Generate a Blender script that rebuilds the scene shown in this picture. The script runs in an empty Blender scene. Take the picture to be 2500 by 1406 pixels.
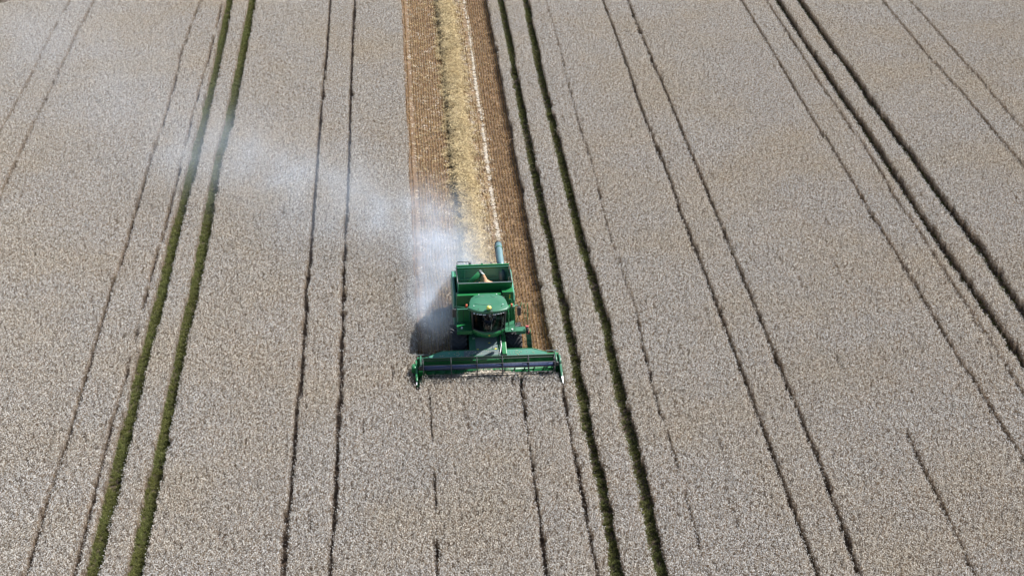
import bpy, bmesh, math, random
import numpy as np
from mathutils import Vector, Matrix, noise as mnoise

random.seed(7)
rng = np.random.default_rng(11)
S = bpy.context.scene
COL = S.collection
R = math.radians

# ------------------------------------------------------------------ camera, sky, sun, exposure
cam = bpy.data.cameras.new('camera'); camo = bpy.data.objects.new('camera', cam); COL.objects.link(camo)
camo.location = (0, 0, 45.6)
camo.rotation_euler = (R(90 - 28.81), 0, R(-4.26))
cam.sensor_width = 36.0; cam.sensor_fit = 'HORIZONTAL'
cam.lens = 36.0 * 4000 / 2500
cam.clip_start = 1.0; cam.clip_end = 6000
S.camera = camo

SUN = Vector((0.80, 0.42, 1.0)).normalized()
w = bpy.data.worlds.new('World'); S.world = w; w.use_nodes = True
nt = w.node_tree
sky = nt.nodes.new('ShaderNodeTexSky'); sky.sky_type = 'NISHITA'; sky.sun_disc = False
sky.sun_elevation = math.asin(SUN.z); sky.sun_rotation = math.atan2(SUN.x, SUN.y)
bg = nt.nodes['Background']; bg.inputs['Strength'].default_value = 0.055
nt.links.new(sky.outputs[0], bg.inputs['Color'])
sl = bpy.data.lights.new('sun', 'SUN'); sl.energy = 5.0; sl.angle = R(0.55); sl.color = (1.0, 0.98, 0.95)
so = bpy.data.objects.new('sun', sl); COL.objects.link(so)
so.location = (40, 40, 80); so.rotation_euler = SUN.to_track_quat('Z', 'Y').to_euler()
S.view_settings.view_transform = 'Standard'; S.view_settings.look = 'None'
S.view_settings.exposure = 1.42; S.view_settings.gamma = 1.0
S.cycles.volume_step_rate = 0.12
S.cycles.volume_max_steps = 256
S.cycles.max_bounces = 6; S.cycles.volume_bounces = 3
S.cycles.transparent_max_bounces = 16

# ------------------------------------------------------------------ helpers: materials
def newmat(name):
    m = bpy.data.materials.new(name); m.use_nodes = True
    t = m.node_tree; b = t.nodes['Principled BSDF']
    return m, t, b

def ramp(t, fac, stops):
    r = t.nodes.new('ShaderNodeValToRGB')
    el = r.color_ramp.elements
    while len(el) < len(stops): el.new(0.5)
    for e, (p, c) in zip(el, stops): e.position = p; e.color = (*c, 1)
    t.links.new(fac, r.inputs[0]); return r.outputs[0]

def noise(t, scale, detail=3.0, rough=0.55, coord=None, stretch=None):
    n = t.nodes.new('ShaderNodeTexNoise')
    n.inputs['Scale'].default_value = scale; n.inputs['Detail'].default_value = detail; n.inputs['Roughness'].default_value = rough
    if coord is not None:
        if stretch:
            mp = t.nodes.new('ShaderNodeVectorMath'); mp.operation = 'MULTIPLY'; mp.inputs[1].default_value = stretch
            t.links.new(coord, mp.inputs[0]); coord = mp.outputs[0]
        t.links.new(coord, n.inputs['Vector'])
    return n.outputs[0]

def mixc(t, fac, a, b, mode='MIX'):
    m = t.nodes.new('ShaderNodeMix'); m.data_type = 'RGBA'; m.blend_type = mode
    for s, v in ((m.inputs[0], fac), (m.inputs[6], a), (m.inputs[7], b)):
        if isinstance(v, (int, float)): s.default_value = v
        elif isinstance(v, tuple): s.default_value = (*v, 1)
        else: t.links.new(v, s)
    return m.outputs[2]

def math_(t, op, a, b=None, clamp=False):
    m = t.nodes.new('ShaderNodeMath'); m.operation = op; m.use_clamp = clamp
    for s, v in ((m.inputs[0], a), (m.inputs[1], b)):
        if v is None: continue
        if isinstance(v, (int, float)): s.default_value = v
        else: t.links.new(v, s)
    return m.outputs[0]

def position(t): return t.nodes.new('ShaderNodeNewGeometry').outputs['Position']
def island(t): return t.nodes.new('ShaderNodeNewGeometry').outputs['Random Per Island']
def inst_random(t): return t.nodes.new('ShaderNodeObjectInfo').outputs['Random']
def objco(t): return t.nodes.new('ShaderNodeTexCoord').outputs['Object']

def paint(name, col, rough=0.4, dust=0.22, dustcol=(0.24, 0.25, 0.22), spec=0.5, metallic=0.0, coat=0.0):
    m, t, b = newmat(name)
    co = objco(t)
    n = noise(t, 1.7, 5, 0.65, co); n2 = noise(t, 14, 3, 0.6, co)
    f = math_(t, 'MULTIPLY', math_(t, 'ADD', n, math_(t, 'MULTIPLY', n2, 0.35)), dust, True)
    var = mixc(t, noise(t, 0.8, 2, 0.5, co), tuple(c * 0.85 for c in col), tuple(min(1, c * 1.15) for c in col))
    t.links.new(mixc(t, f, var, dustcol), b.inputs['Base Color'])
    rr = math_(t, 'ADD', math_(t, 'MULTIPLY', n, 0.3), rough - 0.12)
    t.links.new(rr, b.inputs['Roughness'])
    b.inputs['Specular IOR Level'].default_value = spec; b.inputs['Metallic'].default_value = metallic
    b.inputs['Coat Weight'].default_value = coat
    return m

GREEN = paint('green_paint', (0.003, 0.108, 0.026), 0.34, 0.12, (0.08, 0.17, 0.11))
GREEN_D = paint('dusty_green_paint', (0.005, 0.085, 0.030), 0.40, 0.40, (0.065, 0.145, 0.115))
TANK_TEAL = paint('skylit_tank_paint', (0.040, 0.225, 0.155), 0.5, 0.40, (0.13, 0.27, 0.22))  # tank inside: dusty, and painted lighter to stand for skylight falling in
LENS_RED = paint('amber_beacon', (0.50, 0.085, 0.03), 0.3, 0.1)
DOME = paint('dome_yellow', (0.62, 0.58, 0.10), 0.4, 0.1)
TEAL = paint('skylit_dusty_teal', (0.018, 0.150, 0.092), 0.45, 0.42, (0.085, 0.21, 0.165))  # green paint with dust and the sky's bluish light put into its colour
REEL_BAR = paint('reel_bars', (0.010, 0.011, 0.015), 0.6, 0.08)
PIPE = paint('faded_pipe_paint', (0.045, 0.105, 0.115), 0.45, 0.45, (0.13, 0.19, 0.21))
GREY_DUST = paint('dusty_sheet', (0.05, 0.10, 0.09), 0.5, 0.6, (0.13, 0.135, 0.14))
BLACK = paint('black_plastic', (0.012, 0.013, 0.016), 0.45, 0.06)
RUBBER = paint('tyre_rubber', (0.014, 0.015, 0.018), 0.75, 0.16, (0.09, 0.085, 0.085))
STEEL_BLUE = paint('reel_steel', (0.012, 0.025, 0.080), 0.42, 0.12, (0.15, 0.16, 0.2))
DARK_STEEL = paint('dark_steel', (0.03, 0.033, 0.04), 0.5, 0.15)
ZINC = paint('galvanised_steel', (0.45, 0.47, 0.48), 0.45, 0.3, (0.35, 0.33, 0.3), 0.5, 0.5)
WHITE = paint('white_plastic', (0.78, 0.79, 0.78), 0.35, 0.08)
YELLOW = paint('yellow_paint', (0.75, 0.58, 0.03), 0.4, 0.08)
ORANGE = paint('orange_lens', (0.75, 0.11, 0.02), 0.25, 0.05)
RED = paint('red_paint', (0.45, 0.04, 0.06), 0.4, 0.2)
STRAW_BIT = paint('chaff', (0.55, 0.45, 0.27), 0.8, 0.1)
CLOTH_BLUE = paint('blue_cloth', (0.05, 0.08, 0.16), 0.9, 0.1)
CLOTH_DARK = paint('dark_trousers', (0.03, 0.035, 0.05), 0.9, 0.1)
SKIN = paint('skin', (0.50, 0.32, 0.23), 0.6, 0.03)
SEATC = paint('seat_fabric', (0.035, 0.036, 0.04), 0.9, 0.1)

GLASS, t, b = newmat('tinted_glass')
t.nodes.remove(b)
tr = t.nodes.new('ShaderNodeBsdfTransparent'); tr.inputs[0].default_value = (0.42, 0.50, 0.50, 1)
gl = t.nodes.new('ShaderNodeBsdfGlossy'); gl.inputs['Roughness'].default_value = 0.05
lw = t.nodes.new('ShaderNodeLayerWeight'); lw.inputs[0].default_value = .5
fr = t.nodes.new('ShaderNodeMath'); fr.operation = 'MULTIPLY_ADD'; fr.inputs[1].default_value = .45; fr.inputs[2].default_value = .035
pw = t.nodes.new('ShaderNodeMath'); pw.operation = 'POWER'; pw.inputs[1].default_value = 5
t.links.new(lw.outputs['Facing'], pw.inputs[0]); t.links.new(pw.outputs[0], fr.inputs[0])
mx = t.nodes.new('ShaderNodeMixShader')
t.links.new(fr.outputs[0], mx.inputs[0]); t.links.new(tr.outputs[0], mx.inputs[1]); t.links.new(gl.outputs[0], mx.inputs[2])
t.links.new(mx.outputs[0], t.nodes['Material Output'].inputs[0])

GLASS_D = GLASS.copy(); GLASS_D.name = 'dark_tinted_glass'
for n_ in GLASS_D.node_tree.nodes:
    if n_.type == 'BSDF_TRANSPARENT': n_.inputs[0].default_value = (.10, .13, .13, 1)

def plantmat(name, stops, lowscale=0.10, patch=(0.9, 0.8, 0.7), patchamt=0.35, rough=0.8, trans=0.0, bright=(0.75, 1.2)):
    """colour from the random of each stalk, patches over the field, brightness from the random of each tuft"""
    m, t, b = newmat(name)
    c = ramp(t, island(t), stops)
    p = position(t)
    pn = noise(t, lowscale, 4, 0.6, p)
    pf = math_(t, 'MULTIPLY', math_(t, 'SUBTRACT', pn, 0.42, True), patchamt * 5, True)
    c = mixc(t, pf, c, mixc(t, 1.0, c, patch, 'MULTIPLY'))
    br = math_(t, 'ADD', math_(t, 'MULTIPLY', inst_random(t), bright[1] - bright[0]), bright[0])
    hv = t.nodes.new('ShaderNodeHueSaturation'); t.links.new(br, hv.inputs['Value']); t.links.new(c, hv.inputs['Color'])
    t.links.new(hv.outputs[0], b.inputs['Base Color'])
    b.inputs['Roughness'].default_value = rough; b.inputs['Specular IOR Level'].default_value = 0.25
    if trans:
        tl = t.nodes.new('ShaderNodeBsdfTranslucent'); t.links.new(hv.outputs[0], tl.inputs[0])
        ms = t.nodes.new('ShaderNodeMixShader'); ms.inputs[0].default_value = trans
        t.links.new(b.outputs[0], ms.inputs[1]); t.links.new(tl.outputs[0], ms.inputs[2])
        t.links.new(ms.outputs[0], t.nodes['Material Output'].inputs[0])
    return m

EAR = plantmat('wheat_ears', [(0.0, (0.40, 0.35, 0.315)), (0.12, (0.58, 0.56, 0.525)), (0.6, (0.67, 0.66, 0.635)), (1.0, (0.76, 0.76, 0.745))],
               0.13, (1.0, 0.90, 0.73), 0.40, 0.55, 0.33, (0.95, 1.05))
STALK = plantmat('wheat_stalks', [(0.0, (0.17, 0.11, 0.08)), (0.5, (0.32, 0.24, 0.155)), (1.0, (0.48, 0.39, 0.265))], 0.09, (1, .92, .8), 0.3, 0.8, 0.15)
LEAF = plantmat('dry_leaves', [(0.0, (0.15, 0.115, 0.095)), (0.5, (0.31, 0.27, 0.225)), (1.0, (0.52, 0.48, 0.42))], 0.09, (1, .9, .8), 0.3, 0.85, 0.2)
STUB = plantmat('stubble_stalks', [(0.0, (0.13, 0.076, 0.030)), (0.5, (0.37, 0.235, 0.098)), (1.0, (0.57, 0.41, 0.195))], 0.25, (0.75, .62, .5), 0.35, 0.75)
STRAW = plantmat('straw', [(0.0, (0.12, 0.08, 0.04)), (0.5, (0.36, 0.275, 0.14)), (1.0, (0.56, 0.46, 0.265))], 0.6, (0.9, .8, .62), 0.3, 0.65, 0.1)
PALE = plantmat('pale_straw', [(0.0, (0.36, 0.29, 0.21)), (0.5, (0.58, 0.52, 0.43)), (1.0, (0.78, 0.74, 0.67))], 0.6, (0.95, .9, .8), 0.2, 0.55, 0.1)
GRASS = plantmat('green_regrowth', [(0.0, (0.036, 0.042, 0.010)), (0.5, (0.082, 0.095, 0.022)), (1.0, (0.16, 0.17, 0.048))], 0.35, (1.0, .8, .6), 0.4, 0.7, 0.25)
GRAIN = plantmat('grain', [(0.0, (0.30, 0.165, 0.095)), (1.0, (0.44, 0.26, 0.16))], 3.0, (0.9, .85, .8), 0.2, 0.8, 0.0, (0.95, 1.05))

# soil, with wheat colour beyond the standing crop
SOIL, t, b = newmat('soil')
p = position(t)
c1 = ramp(t, noise(t, 2.2, 6, 0.7, p), [(0.3, (0.028, 0.019, 0.013)), (0.55, (0.055, 0.037, 0.024)), (0.8, (0.09, 0.062, 0.04))])
sx = t.nodes.new('ShaderNodeSeparateXYZ'); t.links.new(p, sx.inputs[0])
dx = math_(t, 'SUBTRACT', math_(t, 'ABSOLUTE', math_(t, 'SUBTRACT', sx.outputs[0], 10)), 75, True)
dy = math_(t, 'SUBTRACT', math_(t, 'ABSOLUTE', math_(t, 'SUBTRACT', sx.outputs[1], 93)), 55, True)
far = math_(t, 'ADD', dx, dy, True)
c2 = ramp(t, noise(t, 9, 6, 0.75, p), [(0.35, (0.16, 0.12, 0.10)), (0.65, (0.42, 0.37, 0.32))])
t.links.new(mixc(t, far, c1, c2), b.inputs['Base Color']); b.inputs['Roughness'].default_value = 0.95
bp = t.nodes.new('ShaderNodeBump'); bp.inputs['Distance'].default_value = 0.08; bp.inputs['Strength'].default_value = 0.8
t.links.new(noise(t, 9, 5, 0.7, p), bp.inputs['Height']); t.links.new(bp.outputs[0], b.inputs['Normal'])

SOIL_STRIP, t, b = newmat('stubble_soil')
p = position(t)
c1 = ramp(t, noise(t, 3.0, 6, 0.7, p, (1, 0.35, 1)), [(0.3, (0.055, 0.033, 0.016)), (0.55, (0.115, 0.068, 0.033)), (0.8, (0.20, 0.125, 0.062))])
t.links.new(c1, b.inputs['Base Color']); b.inputs['Roughness'].default_value = 0.95
bp = t.nodes.new('ShaderNodeBump'); bp.inputs['Distance'].default_value = 0.05; bp.inputs['Strength'].default_value = 0.8
t.links.new(noise(t, 11, 5, 0.7, p), bp.inputs['Height']); t.links.new(bp.outputs[0], b.inputs['Normal'])

# ------------------------------------------------------------------ helpers: mesh
def tag(o, label=None, cat=None, group=None, kind=None):
    if label: o['label'] = label
    if cat: o['category'] = cat
    if group: o['group'] = group
    if kind: o['kind'] = kind
    return o

class MB:
    """collects shapes into one bmesh, with a material slot per shape"""
    def __init__(s): s.bm = bmesh.new(); s.mats = []; s.smooth = False
    def mi(s, m):
        if m not in s.mats: s.mats.append(m)
        return s.mats.index(m)
    def _fin(s, faces, m, smooth=False):
        i = s.mi(m)
        for f in faces: f.material_index = i; f.smooth = smooth
    def box(s, x0, x1, y0, y1, z0, z1, m, bev=0.0, M=None):
        r = bmesh.ops.create_cube(s.bm, size=1.0)
        T = Matrix.Translation(((x0+x1)/2, (y0+y1)/2, (z0+z1)/2)) @ Matrix.Diagonal((abs(x1-x0), abs(y1-y0), abs(z1-z0), 1))
        if M is not None: T = M @ T
        bmesh.ops.transform(s.bm, matrix=T, verts=r['verts'])
        fs = set(f for v in r['verts'] for f in v.link_faces)
        if bev:
            es = list(set(e for v in r['verts'] for e in v.link_edges))
            rb = bmesh.ops.bevel(s.bm, geom=es, offset=bev, segments=2, affect='EDGES', profile=0.6)
            fs = set(f for f in fs if f.is_valid) | set(rb['faces'])
        s._fin(fs, m)
    def tube(s, pts, rad, m, n=8, cap=True, smooth=True):
        pts = [Vector(p) for p in pts]; rads = rad if isinstance(rad, (list, tuple)) else [rad]*len(pts)
        rings = []; up = None
        for i, p in enumerate(pts):
            d = (pts[min(i+1, len(pts)-1)] - pts[max(i-1, 0)]).normalized()
            if up is None:
                up = Vector((0, 0, 1)) if abs(d.z) < 0.9 else Vector((0, 1, 0))
            a = d.cross(up).normalized(); bb = a.cross(d).normalized(); up = bb
            rings.append([s.bm.verts.new(p + (a*math.cos(k*2*math.pi/n) + bb*math.sin(k*2*math.pi/n))*rads[i]) for k in range(n)])
        fs = []
        for r0, r1 in zip(rings, rings[1:]):
            for k in range(n): fs.append(s.bm.faces.new((r0[k], r0[(k+1) % n], r1[(k+1) % n], r1[k])))
        s._fin(fs, m, smooth)
        if cap: s._fin([s.bm.faces.new(rings[0][::-1]), s.bm.faces.new(rings[-1])], m)
    def poly(s, pts, th, m, axis='z', bev=0.0):
        """polygon (3-D points) given a thickness along the axis"""
        d = {'x': Vector((th, 0, 0)), 'y': Vector((0, th, 0)), 'z': Vector((0, 0, th))}[axis]
        a = [s.bm.verts.new(Vector(p)) for p in pts]; bq = [s.bm.verts.new(Vector(p) + d) for p in pts]
        fs = [s.bm.faces.new(a), s.bm.faces.new(bq[::-1])]
        n = len(pts)
        for k in range(n): fs.append(s.bm.faces.new((a[k], bq[k], bq[(k+1) % n], a[(k+1) % n])))
        s._fin(fs, m)
        if bev:
            es = list(set(e for f in fs for e in f.edges))
            rb = bmesh.ops.bevel(s.bm, geom=es, offset=bev, segments=2, affect='EDGES', profile=0.6)
            s._fin(rb['faces'], m)
    def loft(s, rings, m, closed=True, cap0=True, cap1=True, smooth=True):
        rs = [[s.bm.verts.new(Vector(p)) for p in r] for r in rings]; fs = []
        n = len(rs[0])
        for r0, r1 in zip(rs, rs[1:]):
            for k in range(n if closed else n-1): fs.append(s.bm.faces.new((r0[k], r0[(k+1) % n], r1[(k+1) % n], r1[k])))
        s._fin(fs, m, smooth); e = []
        if cap0: e.append(s.bm.faces.new(rs[0][::-1]))
        if cap1: e.append(s.bm.faces.new(rs[-1]))
        s._fin(e, m)
    def lathe_x(s, prof, cx, cy, cz, m, n=40, smooth=True, cap=True):
        """profile [(x, radius)] turned about an axis along x"""
        rings = [[(cx + x, cy + r*math.cos(a*2*math.pi/n), cz + r*math.sin(a*2*math.pi/n)) for a in range(n)] for x, r in prof]
        s.loft(rings, m, True, cap, cap, smooth)
    def lathe_z(s, prof, cx, cy, m, n=20):
        rings = [[(cx + r*math.cos(a*2*math.pi/n), cy + r*math.sin(a*2*math.pi/n), z) for a in range(n)] for z, r in prof]
        s.loft(rings, m, True, True, True, True)
    def build(s, name, parent=None):
        bmesh.ops.recalc_face_normals(s.bm, faces=s.bm.faces)
        me = bpy.data.meshes.new(name); s.bm.to_mesh(me); s.bm.free()
        for m in s.mats: me.materials.append(m)
        o = bpy.data.objects.new(name, me); COL.objects.link(o)
        if parent: o.parent = parent
        return o

def empty(name, loc, rz=0):
    o = bpy.data.objects.new(name, None); COL.objects.link(o); o.location = loc; o.rotation_euler = (0, 0, rz); return o

# ------------------------------------------------------------------ the field: layout (metres; rows run along y)
X0, Y0 = 4.19, 72.33                       # the combine: middle of the reel over the ground
STRIP_L, STRIP_R = X0 - 3.68, X0 + 3.60     # edges of the cut strip
WIDE = {
    'LT1': [(-13.81,133.8), (-13.61,117.4), (-13.65,107.6), (-13.71,98.4), (-13.82,91.3), (-13.78,83.7), (-13.86,78.0), (-13.95,74.6), (-13.90,70.8), (-13.97,67.5), (-13.96,64.3), (-13.98,60.6), (-13.98,57.5)],
    'LT2': [(-11.92,133.7), (-11.85,119.4), (-11.84,108.2), (-12.08,101.2), (-12.08,97.4), (-12.01,92.0), (-11.96,83.7), (-12.06,78.8), (-12.06,75.1), (-12.08,71.3), (-12.06,67.7), (-12.10,63.8), (-12.14,60.5), (-12.10,57.4)],
    'RT1': [(8.88,132.2), (8.85,120.1), (8.74,112.4), (8.75,105.2), (8.71,98.1), (8.72,92.2), (8.82,87.2), (8.78,82.0), (8.84,78.1), (8.82,74.1), (8.80,70.1), (8.77,67.1), (8.82,64.1), (8.82,60.9), (8.79,58.5), (8.73,55.9)],
    'RT2': [(10.94,132.0), (10.78,122.1), (10.64,112.7), (10.63,106.9), (10.66,99.9), (10.67,94.8), (10.69,90.0), (10.73,86.0), (10.79,81.9), (10.90,77.1), (10.78,72.3), (10.76,69.0), (10.77,65.3), (10.76,62.1), (10.72,59.2), (10.64,55.7)],
    'RT3': [(32.00,130.4), (31.94,122.0), (31.98,115.3), (32.00,109.1), (32.12,103.8), (32.15,98.6), (32.09,94.1), (32.06,89.9), (32.09,85.7), (32.20,80.3), (32.30,75.9), (32.33,71.3)],
    'RT4': [(33.86,130.3), (33.78,121.4), (33.94,114.3), (33.88,108.2), (33.93,102.6), (34.07,97.1), (34.06,93.0), (34.16,88.3), (34.29,84.8), (34.25,80.3), (34.23,76.7)]}
WIDE_HALF = {'LT1': 0.37, 'LT2': 0.37, 'RT1': 0.31, 'RT2': 0.33, 'RT3': 0.31, 'RT4': 0.33}
THIN = {
    'A': [(-16.21,133.4), (-16.52,122.3), (-16.41,111.8), (-16.52,101.5), (-16.56,95.2), (-16.55,87.9), (-16.65,83.5), (-16.69,78.3), (-16.67,72.5), (-16.73,68.3), (-16.75,64.5), (-16.81,60.2), (-16.80,57.5)],
    'B': [(-14.33,133.3), (-14.33,122.5), (-14.51,110.9), (-14.51,100.3), (-14.47,91.8), (-14.65,83.4), (-14.66,77.0), (-14.63,72.7), (-14.68,70.0), (-14.75,66.2), (-14.75,62.0), (-14.71,57.3)],
    'C': [(-27.02,134.2), (-27.28,125.8), (-27.22,117.9), (-27.28,112.3), (-27.43,106.3)],
    'D': [(-25.07,132.5), (-25.27,125.2), (-25.32,117.8), (-25.33,111.3), (-25.39,102.8), (-25.43,96.7)],
    'E': [(-5.36,132.6), (-5.42,119.7), (-5.45,109.5), (-5.51,99.7), (-5.51,91.1), (-5.57,82.7), (-5.55,73.6), (-5.63,67.1), (-5.67,62.7), (-5.71,58.2), (-5.69,56.7)],
    'F': [(-3.34,132.5), (-3.41,114.1), (-3.38,108.6), (-3.42,98.8), (-3.49,90.4), (-3.49,82.5), (-3.49,71.5), (-3.55,63.7), (-3.69,56.5)],
    'G': [(1.06,71.3), (1.03,60.6), (0.97,56.2)],
    'H': [(5.78,72.4), (5.75,68.9), (5.75,65.2), (5.74,61.1), (5.72,55.8)],
    'I': [(7.85,71.0), (7.82,67.8), (7.84,64.7), (7.84,61.5), (7.84,58.3), (7.86,55.7)],
    'J': [(12.60,131.3), (12.65,122.4), (12.54,112.1), (12.53,105.1), (12.61,97.3), (12.48,90.4), (12.59,83.9), (12.79,78.9), (12.57,74.2), (12.52,69.5), (12.60,65.4), (12.58,61.7), (12.60,57.9)],
    'K': [(17.42,130.9), (17.35,123.4), (17.34,115.0), (17.24,107.4), (17.30,101.6), (17.35,95.7), (17.30,90.6), (17.31,86.2), (17.39,81.0), (17.41,77.6), (17.33,72.8), (17.34,70.3), (17.36,67.6), (17.34,62.8), (17.38,58.6), (17.34,55.0)],
    'L': [(19.41,130.8), (19.40,121.9), (19.40,114.9), (19.49,109.2), (19.48,102.8), (19.46,97.8), (19.43,93.1), (19.42,88.1), (19.41,84.9), (19.49,80.8), (19.48,75.2), (19.50,69.2), (19.48,66.0), (19.45,62.5), (19.30,58.8), (19.20,54.8)],
    'M': [(28.95,130.1), (28.95,122.6), (28.93,115.0), (28.99,109.2), (28.93,103.9), (29.06,99.8), (29.08,93.9), (28.99,89.1), (29.08,85.8), (29.12,80.3), (29.11,75.8), (29.07,72.1), (29.17,69.6), (29.20,66.6), (29.27,62.9)],
    'N': [(31.01,129.9), (31.01,122.9), (31.05,117.5), (31.05,111.5), (31.10,105.6), (31.24,100.6), (31.30,95.6), (31.14,91.3), (31.26,87.3), (31.23,83.8), (31.31,80.0), (31.33,76.6), (31.34,73.2), (31.32,68.7)],
    'O': [(40.69,129.2), (40.61,121.7), (40.65,116.3), (40.81,111.2), (40.93,106.8), (40.92,102.0), (40.94,95.9)],
    'P': [(42.91,129.0), (43.00,123.0), (43.00,116.1), (43.07,110.6), (43.01,105.5), (43.04,101.8)],
    'Q': [(24.0,86.0), (24.13,73.6), (24.32,64.9), (24.26,62.6), (24.24,60.3), (24.22,57.8), (24.16,54.5)]}
# half width and how complete the narrow track is (1 = bare, less = gaps where the crop closes over it)
THIN_W = {'A': (.14, 1), 'B': (.13, .88), 'C': (.13, .85), 'D': (.14, .95), 'E': (.16, 1), 'F': (.16, 1), 'G': (.11, .65), 'H': (.145, 1), 'I': (.145, 1),
          'J': (.085, .93), 'K': (.16, 1), 'L': (.16, 1), 'M': (.16, 1), 'N': (.14, 1), 'O': (.16, 1), 'P': (.15, .97), 'Q': (.13, .95)}

def track_x(line, y):
    a = np.array(sorted(line, key=lambda q: q[1]))
    return np.interp(y, a[:, 1], a[:, 0])

def vnoise(x, seed, amp):
    """smooth 1-D value noise"""
    g = np.random.default_rng(seed).uniform(-1, 1, 4096); i = np.floor(x).astype(int); f = x - i; f = f*f*(3-2*f)
    return amp*(g[i % 4096]*(1-f) + g[(i+1) % 4096]*f)

# ------------------------------------------------------------------ ground
def sheet(name, x0, x1, y0, y1, z, m):
    q = MB(); v = [q.bm.verts.new(p) for p in ((x0, y0, z), (x1, y0, z), (x1, y1, z), (x0, y1, z))]
    q._fin([q.bm.faces.new(v)], m); o = q.build(name); o['kind'] = 'structure'; return o
sheet('ground', -3000, 3000, -3000, 3000, 0.0, SOIL)
sheet('cut_strip_soil', STRIP_L, STRIP_R, Y0 + 0.2, 148, 0.004, SOIL_STRIP)

# ------------------------------------------------------------------ scatter with geometry nodes (crop, stubble, straw: stuff)
def proto_collection(name, objs):
    c = bpy.data.collections.new(name)          # not linked to the scene: only the instances show
    for o in objs:
        for k in list(o.users_collection): k.objects.unlink(o)
        c.objects.link(o)
    return c

def scatter(name, pts, rot, scl, idx, coll, label, cat):
    me = bpy.data.meshes.new(name); n = len(pts)
    me.vertices.add(n); me.vertices.foreach_set('co', np.asarray(pts, np.float32).ravel())
    a = me.attributes.new('rot', 'FLOAT_VECTOR', 'POINT'); a.data.foreach_set('vector', np.asarray(rot, np.float32).ravel())
    a = me.attributes.new('scl', 'FLOAT_VECTOR', 'POINT'); a.data.foreach_set('vector', np.asarray(scl, np.float32).ravel())
    a = me.attributes.new('idx', 'INT', 'POINT'); a.data.foreach_set('value', np.asarray(idx, np.int32))
    o = bpy.data.objects.new(name, me); COL.objects.link(o)
    g = bpy.data.node_groups.new(name + '_nodes', 'GeometryNodeTree')
    g.interface.new_socket('Geometry', in_out='INPUT', socket_type='NodeSocketGeometry')
    g.interface.new_socket('Geometry', in_out='OUTPUT', socket_type='NodeSocketGeometry')
    N = g.nodes; gi = N.new('NodeGroupInput'); go = N.new('NodeGroupOutput'); ip = N.new('GeometryNodeInstanceOnPoints')
    ci = N.new('GeometryNodeCollectionInfo'); ci.inputs['Collection'].default_value = coll
    ci.inputs['Separate Children'].default_value = True; ci.inputs['Reset Children'].default_value = True
    def attr(nm, ty):
        q = N.new('GeometryNodeInputNamedAttribute'); q.data_type = ty; q.inputs['Name'].default_value = nm; return q.outputs['Attribute']
    L = g.links
    L.new(gi.outputs[0], ip.inputs['Points']); L.new(ci.outputs[0], ip.inputs['Instance'])
    ip.inputs['Pick Instance'].default_value = True
    L.new(attr('idx', 'INT'), ip.inputs['Instance Index']); L.new(attr('rot', 'FLOAT_VECTOR'), ip.inputs['Rotation'])
    L.new(attr('scl', 'FLOAT_VECTOR'), ip.inputs['Scale']); L.new(ip.outputs[0], go.inputs[0])
    md = o.modifiers.new('scatter', 'NODES'); md.node_group = g
    return tag(o, label, cat, kind='stuff')

def strip_quad(mb, p0, p1, wid, m, side=None):
    p0 = Vector(p0); p1 = Vector(p1); d = p1 - p0
    s_ = Vector(side) if side else Vector((random.uniform(-1, 1), random.uniform(-1, 1), 0.1))
    s_ = d.cross(s_)
    s_ = s_.normalized()*wid/2 if s_.length > 1e-6 else Vector((wid/2, 0, 0))
    v = [mb.bm.verts.new(q) for q in (p0-s_, p0+s_, p1+s_, p1-s_)]
    mb._fin([mb.bm.faces.new(v)], m)

def bent_leaf(mb, pts, wid, m):
    pts = [Vector(p) for p in pts]; d = (pts[-1]-pts[0]); s_ = d.cross(Vector((0, 0, 1)))
    s_ = s_.normalized()*wid/2 if s_.length > 1e-5 else Vector((wid/2, 0, 0))
    ws = [1, .8, .1]; prev = None
    for p, k in zip(pts, ws):
        cur = (mb.bm.verts.new(p - s_*k), mb.bm.verts.new(p + s_*k))
        if prev: mb._fin([mb.bm.faces.new((prev[0], prev[1], cur[1], cur[0]))], m)
        prev = cur

def ear(mb, p, d, ln, r, m):
    d = Vector(d).normalized(); p = Vector(p); u = d.cross(Vector((0.3, 0.2, 1))).normalized(); v = d.cross(u)
    a = random.uniform(0, 6.28); u, v = u*math.cos(a) + v*math.sin(a), v*math.cos(a) - u*math.sin(a)
    c0 = mb.bm.verts.new(p); c1 = mb.bm.verts.new(p + d*ln)
    r0 = [mb.bm.verts.new(p + d*ln*0.3 + (u*math.cos(k*2.0944) + v*math.sin(k*2.0944))*r) for k in range(3)]
    fs = []
    for k in range(3):
        fs.append(mb.bm.faces.new((c0, r0[(k+1) % 3], r0[k]))); fs.append(mb.bm.faces.new((c1, r0[k], r0[(k+1) % 3])))
    mb._fin(fs, m)

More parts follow.
